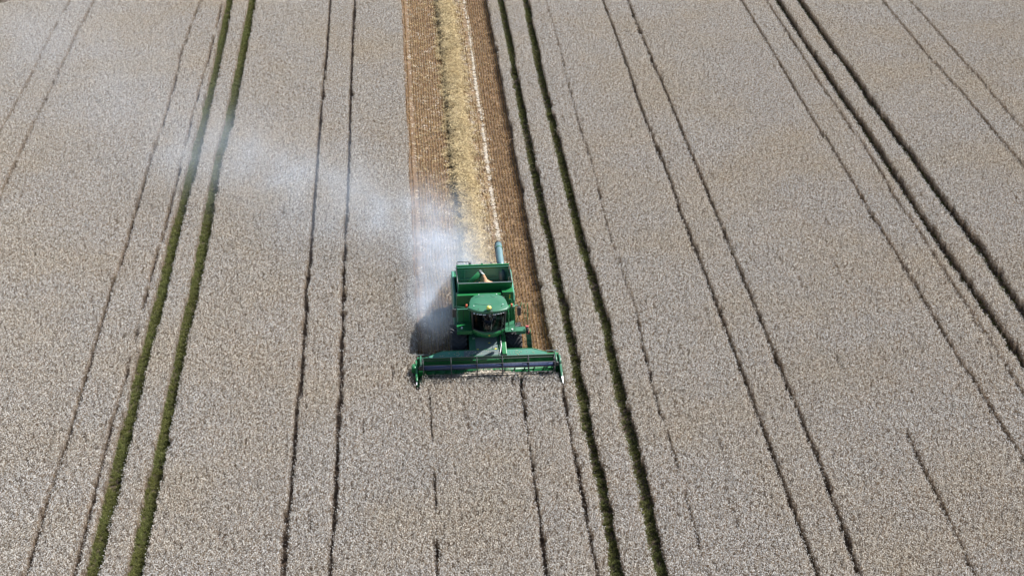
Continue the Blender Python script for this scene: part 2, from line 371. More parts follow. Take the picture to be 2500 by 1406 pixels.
def wheat_tuft(n=14, hgt=0.70):
    mb = MB()
    for i in range(n):
        b0 = Vector((random.gauss(0, .026), random.uniform(-.15, .15), 0))
        lean = Vector((random.gauss(0, .05), random.gauss(0, .05), 0)); h = hgt*(random.uniform(0.86, 1.04) if random.random() < .72 else random.uniform(.62, .88))
        top = b0 + lean + Vector((0, 0, h))
        strip_quad(mb, b0, top, 0.008, STALK)
        th = random.uniform(0, 6.28); droop = random.uniform(-0.9, 0.9)
        d = Vector((math.cos(th), math.sin(th), droop))
        ear(mb, top, d, random.uniform(0.055, 0.080), random.uniform(0.0095, 0.0125), EAR)
        for k in range(2):
            z0 = h*random.uniform(0.30, 0.78); th = random.uniform(0, 6.28); ln = random.uniform(.07, .14)
            q = b0 + lean*(z0/h) + Vector((0, 0, z0)); c, s_ = math.cos(th)*ln, math.sin(th)*ln
            bent_leaf(mb, [q, q + Vector((c*.6, s_*.6, .04)), q + Vector((c, s_, -random.uniform(.02, .12)))], 0.014, LEAF)
    o = mb.build('wheat_tuft'); return o

tufts = proto_collection('wheat_tufts', [wheat_tuft(random.randint(18, 20)) for _ in range(14)])

FX0, FX1, FY0, FY1 = -46.0, 66.0, 44.0, 146.0
DENS = 30.0
row = 0.13
xs = np.arange(FX0, FX1, row); per = int((FY1-FY0)*DENS*row)
px = np.repeat(xs, per) + rng.normal(0, 0.016, len(xs)*per)
py = np.tile((np.arange(per) + .5)*(FY1 - FY0)/per + FY0, len(xs)) + rng.normal(0, .05, len(px)) + np.repeat(rng.uniform(0, .4, len(xs)), per)
keep = np.ones(len(px), bool)
# the drill rows differ a little in height and thickness along their length
ri = np.repeat(np.arange(len(xs)), per)
ph = rng.uniform(0, 900, len(xs))[ri]; rowv = vnoise(py*.16 + ph, 900, 1.0); rowh = .02*rowv
keep &= ~((rowv < -.94) & (rng.random(len(px)) < .4))
tilt_x = rng.normal(0, .035, len(px)); tilt_y = rng.normal(0, .035, len(px))
# the cut strip behind the cutter bar (the crop in front of the header still stands)
edge_l = STRIP_L + vnoise(py*1.3, 1, .05); edge_r = STRIP_R + vnoise(py*1.1, 2, .07)
keep &= ~((px > edge_l) & (px < edge_r) & (py > Y0 + 0.0))
keep &= ~((np.abs(px - X0) < 3.85) & (np.abs(py - Y0 - 0.35) < 0.9) & (np.abs(px - X0) > 3.5))     # the dividers' ends
keep &= ~((np.abs(np.abs(px - X0) - 3.76) < .13) & (py > Y0 - 1.35) & (py < Y0 + .4))
for i, (k, ln) in enumerate(WIDE.items()):
    d = px - track_x(ln, py); hw = WIDE_HALF[k] + vnoise(py*1.6, 10+i, .025)
    keep &= np.abs(d) > hw
    near = np.abs(d) < hw + .25
    tilt_y[near] += 0; tilt_x[near] += -np.sign(d[near])*(-1)*rng.uniform(-.05, .12, near.sum())
for i, (k, ln) in enumerate(THIN.items()):
    ya = [q[1] for q in ln]; d = px - track_x(ln, py); hw, full = THIN_W[k]
    open_ = vnoise(py*0.55, 50+i, 1.0) < (np.where(py > 65.5, -1.0, 1.0)*2 - 1 if k == 'Q' else full*2 - 1)
    wob = vnoise(py*.8, 80+i, .012); hh = hw*.86 + vnoise(py*1.7, 110+i, .015)
    lo = min(ya) - (12 if min(ya) < 58 or k in 'CDMNOP' else 0)
    rngy = (py > lo) & (py < max(ya) + (14 if max(ya) > 127 else 0))
    keep &= ~((np.abs(d + wob) < hh) & open_ & rngy)
keep &= ~((px < -32.0 - (134.6-py)*0.0) & (py > 134.2 + (px + 32.0)*0.9))      # the field's far corner
px, py, tilt_x, tilt_y, rowh = px[keep], py[keep], tilt_x[keep], tilt_y[keep], rowh[keep]
n = len(px); print('wheat tufts', n)
hn = np.array([mnoise.noise(Vector((x*.12, y*.12, 0))) for x, y in zip(px, py)])
sz = 1.0 + rowh + 0.05*hn + rng.normal(0, .013, n)
scatter('wheat_crop', np.c_[px, py, np.zeros(n)], np.c_[tilt_x, tilt_y, rng.choice([0, math.pi], n) + rng.normal(0, .15, n)],
        np.c_[np.ones(n), np.ones(n), sz], rng.integers(0, 14, n), tufts,
        'pale grey ripe wheat standing in rows on both sides of the cut strip', 'wheat')

# ---- stubble rows
def stub_tuft(n=26, ln=0.5):
    mb = MB()
    for i in range(n):
        y = random.uniform(-ln/2, ln/2); y = y + 0.03*math.sin(y*25); x = random.gauss(0, .009); h = random.uniform(.08, .15)
        strip_quad(mb, (x, y, 0), (x + random.gauss(0, .011), y + random.gauss(0, .02), h), random.uniform(.012, .021), STUB)
    for i in range(3):
        a = random.uniform(0, 6.28); x = random.gauss(0, .05); y = random.uniform(-.25, .25); l2 = random.uniform(.05, .12)
        strip_quad(mb, (x, y, .05), (x + math.cos(a)*l2, y + math.sin(a)*l2, random.uniform(.05, .12)), .010, STUB if i else STRAW, (0, 0, 1))
    return mb.build('stubble_tuft')
stubs = proto_collection('stubble_tufts', [stub_tuft() for _ in range(10)])
sx_, sy_ = [], []
for r_ in np.arange(STRIP_L + .08, STRIP_R - .02, 0.185):
    yy = np.arange(Y0 + .5, 146, .40) + rng.uniform(-.1, .1, len(np.arange(Y0 + .5, 146, .40)))
    sx_.append(np.full(len(yy), r_) + vnoise(yy*.8, 600, .03) + rng.normal(0, .008, len(yy))); sy_.append(yy)
sx_ = np.concatenate(sx_); sy_ = np.concatenate(sy_)
k = rng.random(len(sx_)) > 0.05
dH = np.abs(sx_ - 5.74); dG = np.abs(sx_ - 1.02); k &= (dH > .16) & ((dG > .1))
orange_band = (sx_ > X0 + .62) & (sx_ < X0 + 1.15); k &= ~(orange_band & (rng.random(len(sx_)) < .45))
sx_, sy_ = sx_[k], sy_[k]; n = len(sx_)
scatter('stubble', np.c_[sx_, sy_, np.zeros(n)], np.c_[np.zeros(n), np.zeros(n), rng.choice([0, math.pi], n) + rng.normal(0, .03, n)],
        np.c_[np.ones(n), np.ones(n), rng.uniform(.85, 1.2, n)*np.where(sx_ > X0 + 1.85, 1.15, 1.0)], rng.integers(0, 10, n), stubs,
        'short brown stubble in drill rows on the cut strip behind the combine', 'stubble')

# ---- straw: bundles lying in heaps
def straw_bundle(n=26, spread=.22, hgt=.12, across=0.0, mat=None, ln=(.14, .36), wd=.011):
    mb = MB()
    for i in range(n):
        a = random.gauss(0, .35) if across and random.random() < across else random.uniform(0, 3.14)
        l2 = random.uniform(*ln); c = Vector((random.gauss(0, spread*.5), random.gauss(0, spread*.5), random.uniform(.01, hgt)))
        d = Vector((math.cos(a), math.sin(a), random.gauss(0, .28)))*l2/2
        strip_quad(mb, c - d, c + d, random.uniform(.7, 1.4)*wd, mat, (random.gauss(0, .4), random.gauss(0, .4), 1))
    return mb.build('straw_bundle')
heap = proto_collection('straw_bundles', [straw_bundle(mat=STRAW) for _ in range(8)])
flat = proto_collection('flat_straw_bundles', [straw_bundle(15, .10, .04, .75, PALE, (.10, .28), .012) for _ in range(8)])
litter = proto_collection('straw_litter', [straw_bundle(7, .25, .16, 0, PALE if i % 4 == 0 else STRAW, (.08, .22), .012) for i in range(8)])

WIND_X = lambda y: X0 - 0.06 + vnoise(y*.18, 700, .10)
def wind_h(u, y):
    """height of the straw row at u (-1..1) across"""
    return 0.06 + .48*np.clip(1 - np.abs(u)**2.4, 0, 1)*(1 + vnoise(y*.7, 701, .18))
ys = np.arange(Y0 + 9.2, 147, .35)
mb = MB(); us = np.linspace(-1, 1, 9); rings = []
for y in ys:
    hw = .60 + float(vnoise(np.array([y*.6]), 702, .07)[0]); xx = float(WIND_X(np.array([y]))[0])
    rings.append([(xx + u*hw, y, max(.008, float(wind_h(np.array([u]), np.array([y]))[0]) - .09 if abs(u) < .99 else .008)) for u in us])
mb.loft(rings, STRAW, closed=False, cap0=False, cap1=False)
m_ = mb.build('straw_windrow')
tag(m_, 'golden windrow of loose straw lying on the stubble behind the combine', 'straw row', kind='stuff')
n = 9500
u = np.clip(rng.normal(0, .62, n), -1.7, 1.7); y = rng.uniform(Y0 + 9.0, 147, n)
hw = .60 + vnoise(y*.6, 702, .07)
scatter('loose_straw', np.c_[WIND_X(y) + u*hw, y, np.maximum(0, wind_h(np.clip(u, -1, 1), y) - .12 - rng.uniform(0, .06, n))], np.c_[rng.normal(0, .2, n), rng.normal(0, .2, n), rng.uniform(0, 6.28, n)],
        np.ones((n, 3))*rng.uniform(.8, 1.3, (n, 1)), rng.integers(0, 8, n), heap, 'loose golden straw heaped along the windrow', 'straw')
# pale flattened stalks in the old wheel track, and a thinner line on the other side
n = 1150; y = rng.uniform(Y0 + 6.5, 147, n); k = vnoise(y*.6, 720, 1) > rng.uniform(-.9, -.1, n); y = y[k]; n1 = len(y)
x = X0 + 1.62 + vnoise(y*.25, 721, .06) + rng.normal(0, 1, n1)*(.04 + vnoise(y*.8, 725, .025)) + (y - 90)*.0025
n2 = 150; y2 = rng.uniform(Y0 + 6, 147, n2); k = vnoise(y2*.6, 722, 1) > .0; y2 = y2[k]; n2 = len(y2); x2 = 1.02 + rng.normal(0, .03, n2)
X = np.r_[x, x2]; Y = np.r_[y, y2]; n = len(X)
scatter('flattened_straw', np.c_[X, Y, np.full(n, .05)], np.c_[np.zeros(n), np.zeros(n), rng.normal(0, .25, n)],
        np.r_[np.ones((n1, 3))*rng.uniform(.45, .85, (n1, 1)), np.ones((n2, 3))*.5], rng.integers(0, 8, n), flat, 'white line of flattened straw in the wheel track beside the windrow', 'straw')
n = 4200; y = rng.uniform(Y0 + 2, 147, n); xa = np.where(rng.random(n) < .62, X0 + .45 + np.abs(rng.normal(0, .8, n)), rng.uniform(STRIP_L, X0 - .9, n))
k = (xa > STRIP_L + .3) & (xa < X0 + 1.9); xa, y = xa[k], y[k]; n = len(xa)
scatter('straw_litter', np.c_[xa, y, np.zeros(n)], np.c_[np.zeros(n), np.zeros(n), rng.uniform(0, 6.28, n)], np.ones((n, 3)), rng.integers(0, 8, n), litter,
        'thin scatter of pale straw pieces over the stubble', 'straw')

# ---- green regrowth in the wide wheel tracks
def grass_tuft():
    mb = MB()
    for i in range(16):
        a = random.uniform(0, 6.28); r = .10*math.sqrt(random.random()); th = random.uniform(0, 6.28); l2 = random.uniform(.06, .16); h = random.uniform(.06, .17)
        q = Vector((r*math.cos(a), r*math.sin(a), 0))
        bent_leaf(mb, [q, q + Vector((math.cos(th)*l2*.4, math.sin(th)*l2*.4, h*.8)), q + Vector((math.cos(th)*l2, math.sin(th)*l2, h))], .014, GRASS)
    return mb.build('grass_tuft')
gr = proto_collection('grass_tufts', [grass_tuft() for _ in range(8)])
GX, GY, GS = [], [], []
for i, (k_, ln) in enumerate(WIDE.items()):
    n = 9000; y = rng.uniform(FY0, FY1, n); x = track_x(ln, y) + rng.uniform(-.42, .42, n)
    dn = (1.0 if k_[0] == 'L' else .8 + vnoise(y*.5, 800+i, .3)) if k_ in ('RT1', 'RT2', 'LT1', 'LT2') else .22
    k = rng.random(n) < dn
    GX.append(x[k]); GY.append(y[k]); GS.append((.9 if k_[0] == 'L' else .75) + vnoise(y[k]*.4, 820+i, .15))
n = 260; GX.append(rng.uniform(-38, -32, n)); GY.append(rng.uniform(133, 146, n)); GS.append(np.full(n, 1.6))
GX, GY, GS = map(np.concatenate, (GX, GY, GS)); n = len(GX)
scatter('tramline_grass', np.c_[GX, GY, np.zeros(n)], np.c_[np.zeros(n), np.zeros(n), rng.uniform(0, 6.28, n)], np.c_[GS, GS, GS], rng.integers(0, 8, n), gr,
        'green regrowth along the bare wheel tracks through the wheat', 'grass')

# ------------------------------------------------------------------ the combine harvester (x right, y to its rear, z up; it drives towards the camera)
C = empty('combine_harvester', (X0, Y0, 0))
tag(C, 'green combine harvester with wide header cutting wheat, yellow dome on its cab roof', 'combine harvester')

# ---- body
q = MB()
q.poly([(-1.50, 3.42, 1.0), (-1.50, 3.42, 3.45), (-1.50, 3.94, 3.38), (-1.50, 3.94, 2.46), (-1.50, 6.06, 2.46), (-1.50, 6.06, 3.2), (-1.50, 6.9, 3.10), (-1.50, 8.3, 2.2), (-1.50, 8.3, 1.3), (-1.50, 7.4, .9), (-1.50, 4.0, .8)], 3.0, GREEN, 'x', .03)
# raised fuel-tank corner on the right, ledge above the cab
q.box(.92, 1.53, 3.40, 3.95, 3.10, 3.60, GREEN, .03)
q.box(-1.46, .90, 3.36, 3.60, 3.30, 3.50, GREEN, .02)
# lower front: dusty service covers beside the cab
q.box(-1.50, -.80, 3.05, 3.44, 2.0, 2.86, TEAL, .04)
q.box(-1.16, -1.14, 3.04, 3.06, 2.06, 2.80, BLACK)
q.box(1.10, 1.55, 3.0, 3.43, 2.0, 2.90, GREEN, .04)
q.box(1.12, 1.53, 2.985, 3.0, 2.10, 2.14, GREEN_D)
q.box(1.30, 1.36, 3.395, 3.398, 3.36, 3.44, YELLOW); q.box(1.30, 1.36, 3.395, 3.398, 3.22, 3.32, YELLOW)
body = q.build('body', C)
q = MB(); q.box(-1.05, 1.05, 3.5, 7.6, .55, .95, DARK_STEEL, .03); q.box(-1.0, 1.0, 2.55, 2.95, .75, 1.1, GREEN, .03); q.build('chassis', C)
for sg in (-1, 1):
    q = MB(); x = sg*1.505
    prof = [(3.75, 1.15), (3.75, 2.9), (4.0, 3.22), (6.5, 3.28), (6.9, 3.1), (8.1, 2.2), (8.2, 1.5), (7.6, 1.1), (5.6, 1.3), (4.6, 1.15)]
    q.poly([(x, a, b_) for a, b_ in prof], sg*.13, TEAL, 'x', .05)
    q.box(x + sg*.132, x + sg*.136, 4.2, 7.7, 1.78, 1.90, YELLOW)
    q.build('side_panel', C)
q = MB(); q.box(-.95, .95, 8.28, 8.95, 1.0, 2.35, GREEN_D, .08); q.box(-.9, .9, 8.4, 9.1, .7, 1.0, BLACK, .04); q.build('straw_hood', C)
q = MB(); q.box(-1.28, .95, 6.1, 7.1, 3.18, 3.36, TEAL, .05); q.box(-.95, .2, 6.4, 6.9, 3.36, 3.39, DARK_STEEL, .01); q.box(.0, .12, 6.95, 7.05, 3.36, 3.46, BLACK, .02)
q.tube([(-.60, 6.75, 3.3), (-.60, 6.75, 3.66)], .07, DARK_STEEL, 10); q.build('engine_deck', C)
q = MB()
for x in (-1.31, -.66): q.tube([(x, 6.8, 3.3), (x, 6.8, 3.69)], .022, DARK_STEEL, 6)
q.tube([(-1.31, 6.8, 3.69), (-.66, 6.8, 3.69)], .022, DARK_STEEL, 6)
q.build('deck_handrail', C)

# ---- grain tank with flared extensions
q = MB()
fy0, fz0, fy1, fz1 = 3.92, 3.40, 3.76, 3.99
by0, bz0, by1, bz1 = 5.96, 2.80, 5.98, 3.86
def slab(q, a, b_, c, d, th, m):                   # quad with thickness along y
    q.poly([a, b_, c, d], th, m, 'y')
slab(q, (-1.33, fy0, fz0), (1.40, fy0, fz0), (1.46, fy1, fz1), (-1.38, fy1, fz1), .035, GREEN)
q.box(-1.39, 1.47, fy1 - .012, fy1 + .05, fz1, fz1 + .022, GREY_DUST)
slab(q, (-1.33, by0, bz0), (1.42, by0, bz0), (1.46, by1, bz1), (-1.38, by1, bz1), .03, TANK_TEAL)
q.box(-1.40, 1.48, by1 - .03, by1 + .06, bz1 - .002, bz1 + .05, GREEN)
q.box(-1.36, 1.44, by1 - .10, by1 - .02, bz1 - .16, bz1 - .03, TANK_TEAL, .02)
# pressed ribs between the sunk panels of the back wall
def bw(z): return by0 + (z - bz0)/(bz1 - bz0)*(by1 - by0)
def rib(x0, x1, z0, z1, th=.09):
    q.poly([(x0, bw(z0) - th, z0), (x1, bw(z0) - th, z0), (x1, bw(z1) - th, z1), (x0, bw(z1) - th, z1)], th + .01, TANK_TEAL, 'y')
for x0, x1 in ((-1.34, -1.22), (-.98, -.90), (.13, .21), (1.00, 1.08), (1.36, 1.43)): rib(x0, x1, 3.13, 3.66)
rib(-1.34, 1.43, 3.66, 3.80); rib(-1.34, 1.43, 3.04, 3.13)
rib(-1.30, -.60, 2.88, 2.98, .07); rib(.18, .72, 2.92, 3.00, .09)
for i in range(7): rib(.30 + i*.065, .335 + i*.065, 3.155, 3.24, .06)
# side extensions
for x, x2 in ((-1.33, -1.40), (1.42, 1.48)):
    q.poly([(x, fy0 + .03, fz0), (x2, fy1 + .04, fz1 - .02), (x2, by1, bz1 - .05), (x, by0 + .1, 2.9)], (.03 if x > 0 else -.03), GREEN_D if x > 0 else GREEN, 'x')
    q.tube([(x2, fy1 + .05, fz1 - .02), (x2, by1 - .02, bz1 - .06)], .028, BLACK, 6)
q.box(-1.33, 1.42, 3.966, 5.95, 2.50, 2.54, GREEN_D)
q.box(-1.40, -1.335, 3.966, 5.95, 2.48, 3.43, TANK_TEAL); q.box(1.425, 1.49, 3.966, 5.95, 2.48, 3.43, TANK_TEAL)
q.box(-1.33, 1.42, 5.965, 5.99, 2.48, 2.86, TANK_TEAL)
q.box(-1.33, 1.42, 3.95, 3.965, 2.54, 3.40, GREEN_D)
tank = q.build('grain_tank', C)
q = MB(); q.tube([(1.44, 4.6, 3.86), (1.38, 4.75, 3.75), (1.40, 4.9, 3.2)], .02, ZINC, 6); q.tube([(1.38, 4.7, 3.45), (1.38, 4.7, 3.55)], .05, WHITE, 8)
q.build('tank_linkage', tank)
q = MB(); q.tube([(-1.28, 4.3, 3.70), (-1.24, 4.2, 3.0)], .025, ZINC, 6); q.build('tank_linkage', tank)
q = MB(); q.tube([(-1.15, 5.0, 2.85), (-.10, 5.0, 3.96)], .15, GREEN, 16)
q.tube([(-.13, 5.0, 3.93), (-.06, 5.0, 4.0)], .155, DARK_STEEL, 16); q.tube([(-.10, 4.86, 4.02), (0.06, 4.86, 3.92)], .03, WHITE, 8)
q.box(-.06, .03, 4.84, 4.90, 3.83, 3.93, WHITE, .01)
q.build('filling_auger', tank)

# ---- unloading auger, folded back
q = MB()
q.tube([(1.10, 5.9, 2.6), (1.10, 5.95, 3.3), (1.08, 6.2, 3.6), (1.06, 6.6, 3.66), (1.08, 8.2, 3.66), (1.085, 8.75, 3.66)], .19, PIPE, 18)
q.tube([(1.08, 8.2, 3.66), (1.08, 8.26, 3.66)], .21, GREEN, 18)
q.tube([(1.085, 8.70, 3.66), (1.08, 8.9, 3.62), (1.07, 9.05, 3.48), (1.06, 9.1, 3.25)], [.2, .2, .19, .18], RUBBER, 16)
ua = q.build('unloading_auger', C)
q = MB(); q.box(.86, .93, 6.9, 8.6, 3.5, 3.64, BLACK, .02); q.build('hydraulic_pipe', ua)

# ---- cab
CX = .12
def arc(z, hw, yfront, yside, n=13, cx=CX, yb=None):
    pts = []
    for i in range(n):
        u_ = -1 + 2*i/(n-1); pts.append((cx + hw*u_, yfront + (yside - yfront)*abs(u_)**2.3, z))
    return pts
cab = empty('cab', (0, 0, 0)); cab.parent = C
q = MB()
# floor, rear wall, posts
fl = arc(1.96, .80, 1.66, 2.05); q.poly(fl + [(CX+.80, 2.95, 1.96), (CX-.80, 2.95, 1.96)], .22, BLACK, 'z')
q.box(CX-.80, CX+.80, 2.92, 2.98, 2.2, 3.6, BLACK)
for sx2 in (-1, 1):
    q.tube([(CX+sx2*.83, 2.02, 2.2), (CX+sx2*.87, 1.80, 3.62)], .05, BLACK, 8)
    q.tube([(CX+sx2*.80, 2.85, 2.2), (CX+sx2*.84, 2.85, 3.62)], .05, BLACK, 8)
    q.box(CX+sx2*.80-.02, CX+sx2*.80+.02, 2.05, 2.9, 2.16, 2.40, BLACK)
q.tube([(p[0], p[1] - .01, 2.25) for p in arc(0, .82, 1.60, 2.02)], .035, BLACK, 8)
q.tube([(p[0], p[1] + .02, 3.56) for p in arc(0, .86, 1.36, 1.80)], .04, BLACK, 8)
q.build('frame', cab)
q = MB(); q.loft([arc(2.26, .82, 1.60, 2.02, 17), arc(2.9, .85, 1.47, 1.92, 17), arc(3.56, .86, 1.36, 1.80, 17)], GLASS, closed=False, cap0=False, cap1=False)
q.build('windscreen', cab)
for sx2 in (-1, 1):
    q = MB(); q.loft([[(CX+sx2*.825, 2.05, 2.4), (CX+sx2*.80, 2.85, 2.4)], [(CX+sx2*.868, 1.83, 3.58), (CX+sx2*.845, 2.85, 3.58)]], GLASS_D, closed=False, cap0=False, cap1=False); q.build('side_window', cab)
q = MB(); q.tube([(CX+.10, 1.50, 3.45), (CX+.16, 1.49, 3.1), (CX+.10, 1.545, 2.4)], .016, ZINC, 6); q.tube([(CX-.02, 1.50, 3.42), (CX-.02, 1.54, 2.9)], .012, BLACK, 6); q.build('wiper', cab)
q = MB()
q.loft([arc(2.25, .84, 1.56, 2.02), arc(2.20, .85, 1.50, 2.02), arc(2.06, .84, 1.50, 2.02), arc(1.94, .80, 1.56, 2.05), arc(1.84, .66, 1.75, 2.15), arc(1.80, .45, 2.0, 2.3)], GREEN, closed=False, cap0=False, cap1=False)
q.poly(arc(2.245, .83, 1.57, 2.03) + [(CX+.83, 2.1, 2.245), (CX-.83, 2.1, 2.245)], -.02, BLACK, 'z')
nose = q.build('nose', cab)
q = MB(); q.lathe_z([(0, .055), (.012, .055)], 0, 0, BLACK, 16); q.lathe_z([(.012, .040), (.016, .040)], 0, 0, YELLOW, 16); q.lathe_z([(.016, .026), (.019, .026)], 0, 0, GREEN, 12)
em = q.build('emblem', nose); em.rotation_euler = (R(90), 0, 0); em.location = (CX, 1.492, 2.10)
# roof: broad domed shell with a brow that sweeps out over the windscreen
outline = [(-1.0, 1.60), (-.90, 1.85), (-.88, 2.20), (-.80, 2.55), (-.60, 2.88), (-.26, 3.03), (.16, 3.06), (.58, 3.00), (.88, 2.74), (1.04, 2.35), (1.09, 2.0), (1.10, 1.80), (1.18, 1.58), (1.02, 1.33), (.66, 1.17), (.34, 1.10), (.10, 1.16), (-.14, 1.10), (-.48, 1.20), (-.74, 1.36)]
cxr, cyr = .10, 2.05
def rr_(k, z, dz=0.0): return [(cxr + (x - cxr)*k, cyr + (y - cyr)*k, z + dz*(y - cyr)) for x, y in outline]
q = MB(); q.loft([rr_(.95, 3.585), rr_(1.0, 3.62), rr_(1.0, 3.715), rr_(.985, 3.748), rr_(.95, 3.762), rr_(.6, 3.775), rr_(.25, 3.778)], GREEN_D)
# seams of the roof hatch
q.tube([(-.62, 1.95, 3.772), (-.40, 1.86, 3.775), (-.1, 1.80, 3.778), (.30, 1.82, 3.777)], .014, BLACK, 5)
q.tube([(-.55, 2.62, 3.766), (-.30, 2.72, 3.767), (-.12, 2.72, 3.767), (-.1, 2.85, 3.764)], .014, BLACK, 5)
q.tube([(.62, 2.58, 3.767), (.36, 2.60, 3.769), (.26, 2.80, 3.766)], .014, BLACK, 5)
for x, y, mm in ((-.66, 1.72, WHITE), (.86, 1.78, WHITE), (.78, 1.60, BLACK), (-.34, 2.9, WHITE), (.6, 2.88, WHITE), (-.45, 1.35, BLACK)): q.box(x-.02, x+.02, y-.02, y+.02, 3.73, 3.795, mm)
roof = q.build('roof', cab)
q = MB(); q.poly([(.16, 1.10, 3.73), (.30, 1.08, 3.73), (.24, 1.50, 3.805)], .012, BLACK, 'z'); q.build('roof_crease', roof)
q = MB(); q.lathe_z([(3.76, .10), (3.86, .12), (3.88, .12)], .09, 1.22, GREEN, 18); q.lathe_z([(3.88, .125), (3.93, .135), (3.98, .11), (4.02, .06), (4.03, .02)], .09, 1.22, DOME, 22); q.build('receiver_dome', roof)
for xs_ in ([-.66, -.50, -.34, -.15], [.36, .55, .70, .84]):
    for x in xs_:
        wd = .045 if abs(x - .1) > .55 else .075
        yf = 1.075 + abs((x - .1)/1.0)**2.0*.34 - .02
        q = MB(); q.box(x - wd, x + wd, yf, yf + .10, 3.562, 3.588, WHITE, .004); q.build('work_light', roof)
# cab interior
q = MB(); q.box(-.18, .32, 2.35, 2.75, 2.45, 2.62, SEATC, .05); q.box(-.18, .32, 2.70, 2.86, 2.6, 3.25, SEATC, .06); q.box(-.1, .24, 2.4, 2.7, 2.2, 2.46, BLACK, .03)
q.box(.38, .56, 2.15, 2.7, 2.62, 2.74, DARK_STEEL, .03); q.build('driver_seat', cab)
q = MB(); q.box(.55, .88, 2.4, 2.75, 2.4, 2.55, SEATC, .05); q.box(.55, .88, 2.72, 2.84, 2.5, 3.05, SEATC, .05); q.build('passenger_seat', cab)
q = MB(); q.tube([(.08, 1.78, 2.2), (.08, 1.95, 2.72)], .06, BLACK, 10)
ring = [(.08 + .19*math.cos(a*math.pi/8), 2.0 + .15*math.sin(a*math.pi/8), 2.74 + .10*math.sin(a*math.pi/8)) for a in range(17)]
q.tube(ring, .018, BLACK, 6, cap=False); q.build('steering_wheel', cab)
q = MB(); q.box(.60, .76, 1.62, 1.66, 3.25, 3.45, DARK_STEEL, .01); q.box(.62, .74, 1.612, 1.62, 3.28, 3.42, CLOTH_BLUE); q.build('monitor', cab)

# ---- platform round the cab, arms with beacons and mirrors
q = MB(); q.box(-1.54, -.74, 2.08, 3.05, 2.02, 2.08, GREEN, .015); q.box(-1.54, -.74, 2.03, 2.08, 1.90, 2.10, GREEN, .01); q.lathe_z([(2.08, .05), (2.15, .05)], -1.28, 2.35, WHITE, 12)
q.build('platform', C)
q = MB(); q.box(.98, 1.56, 1.84, 3.0, 2.04, 2.10, GREEN_D, .015); q.box(1.56, 2.05, 1.88, 2.36, 2.02, 2.08, GREEN_D, .015); q.box(1.56, 2.05, 1.84, 1.88, 1.90, 2.10, GREEN, .01)
q.lathe_z([(2.10, .04), (2.16, .04)], 1.36, 1.98, WHITE, 12)
land = q.build('platform', C)
q = MB()
for pts in ([(1.18, 2.0, 2.1), (1.20, 2.02, 3.0), (1.20, 2.5, 3.0), (1.18, 2.5, 2.1)], [(1.50, 1.95, 2.1), (1.50, 1.95, 2.95), (1.52, 2.6, 2.95), (1.52, 2.6, 2.1)], [(1.18, 2.9, 2.1), (1.22, 2.9, 3.45), (1.36, 2.9, 3.45), (1.36, 2.9, 2.1)], [(1.62, 2.5, 2.1), (1.80, 2.75, 2.9), (1.92, 2.85, 3.25)]):
    q.tube(pts, .018, GREEN, 6)
q.build('handrail', C)
q = MB()
for x in (2.02, 2.20): q.tube([(x, 2.35, 2.1), (x + .01, 2.5, 2.5), (x + .01, 2.75, 3.12), (x + .01, 2.80, 3.22)], .016, GREEN, 6)
for k in range(3): q.tube([(2.03, 2.5 + k*.1, 2.5 + k*.25), (2.21, 2.5 + k*.1, 2.5 + k*.25)], .014, GREEN, 6)
q.poly([(2.06, 1.9, 2.0), (2.06, 2.2, 2.0), (2.22, 1.62, .45), (2.22, 1.30, .45)], .03, GREEN, 'x')
q.poly([(2.30, 1.9, 2.0), (2.30, 2.2, 2.0), (2.42, 1.62, .45), (2.42, 1.30, .45)], .03, GREEN, 'x')
q.poly([(2.07, 1.98, 1.98), (2.32, 1.98, 1.98), (2.42, 1.40, .45), (2.19, 1.40, .45)], .02, GREEN, 'y')
for k in range(5):
    f = k/5 + .1; q.box(2.07 + .16*f, 2.33 + .12*f, 1.92 - .58*f, 2.16 - .54*f, 1.97 - 1.52*f, 2.0 - 1.52*f, DARK_STEEL, .005)
lad = q.build('ladder', C)
q = MB(); q.box(2.08, 2.22, 1.98, 2.10, 2.04, 2.28, RED, .03); q.box(2.10, 2.26, 1.92, 2.04, 1.82, 1.98, RED, .03); q.tube([(2.15, 2.0, 2.2), (2.17, 1.97, 1.9)], .07, BLACK, 8); q.build('marker_lamp', lad)
for sg, root, tip, bx in ((-1, (-.86, 1.85, 3.58), (-1.60, 2.02, 3.60), -1.04), (1, (1.05, 1.62, 3.60), (1.62, 1.86, 3.66), 1.30)):
    q = MB(); q.tube([root, tuple((a + b_)/2 for a, b_ in zip(root, tip)), tip], .032, GREEN_D, 8)
    f = (bx - root[0])/(tip[0] - root[0]); pt = [a + (b_ - a)*f for a, b_ in zip(root, tip)]
    q.tube([tip, (tip[0] + sg*.06, tip[1] - .04, tip[2] - .10)], .025, BLACK, 8)
    arm = q.build('mirror_arm', C)
    q = MB(); q.lathe_z([(pt[2], .045), (pt[2] + .05, .045)], pt[0], pt[1], BLACK, 12); q.lathe_z([(pt[2] + .05, .055), (pt[2] + .13, .058), (pt[2] + .19, .05), (pt[2] + .205, .01)], pt[0], pt[1], LENS_RED, 16); q.build('beacon', arm)
    q = MB(); mxx = tip[0] + sg*.08; q.box(mxx - .10, mxx + .10, tip[1] - .14, tip[1] + .02, tip[2] - .58, tip[2] - .08, BLACK, .06); q.build('mirror', arm)

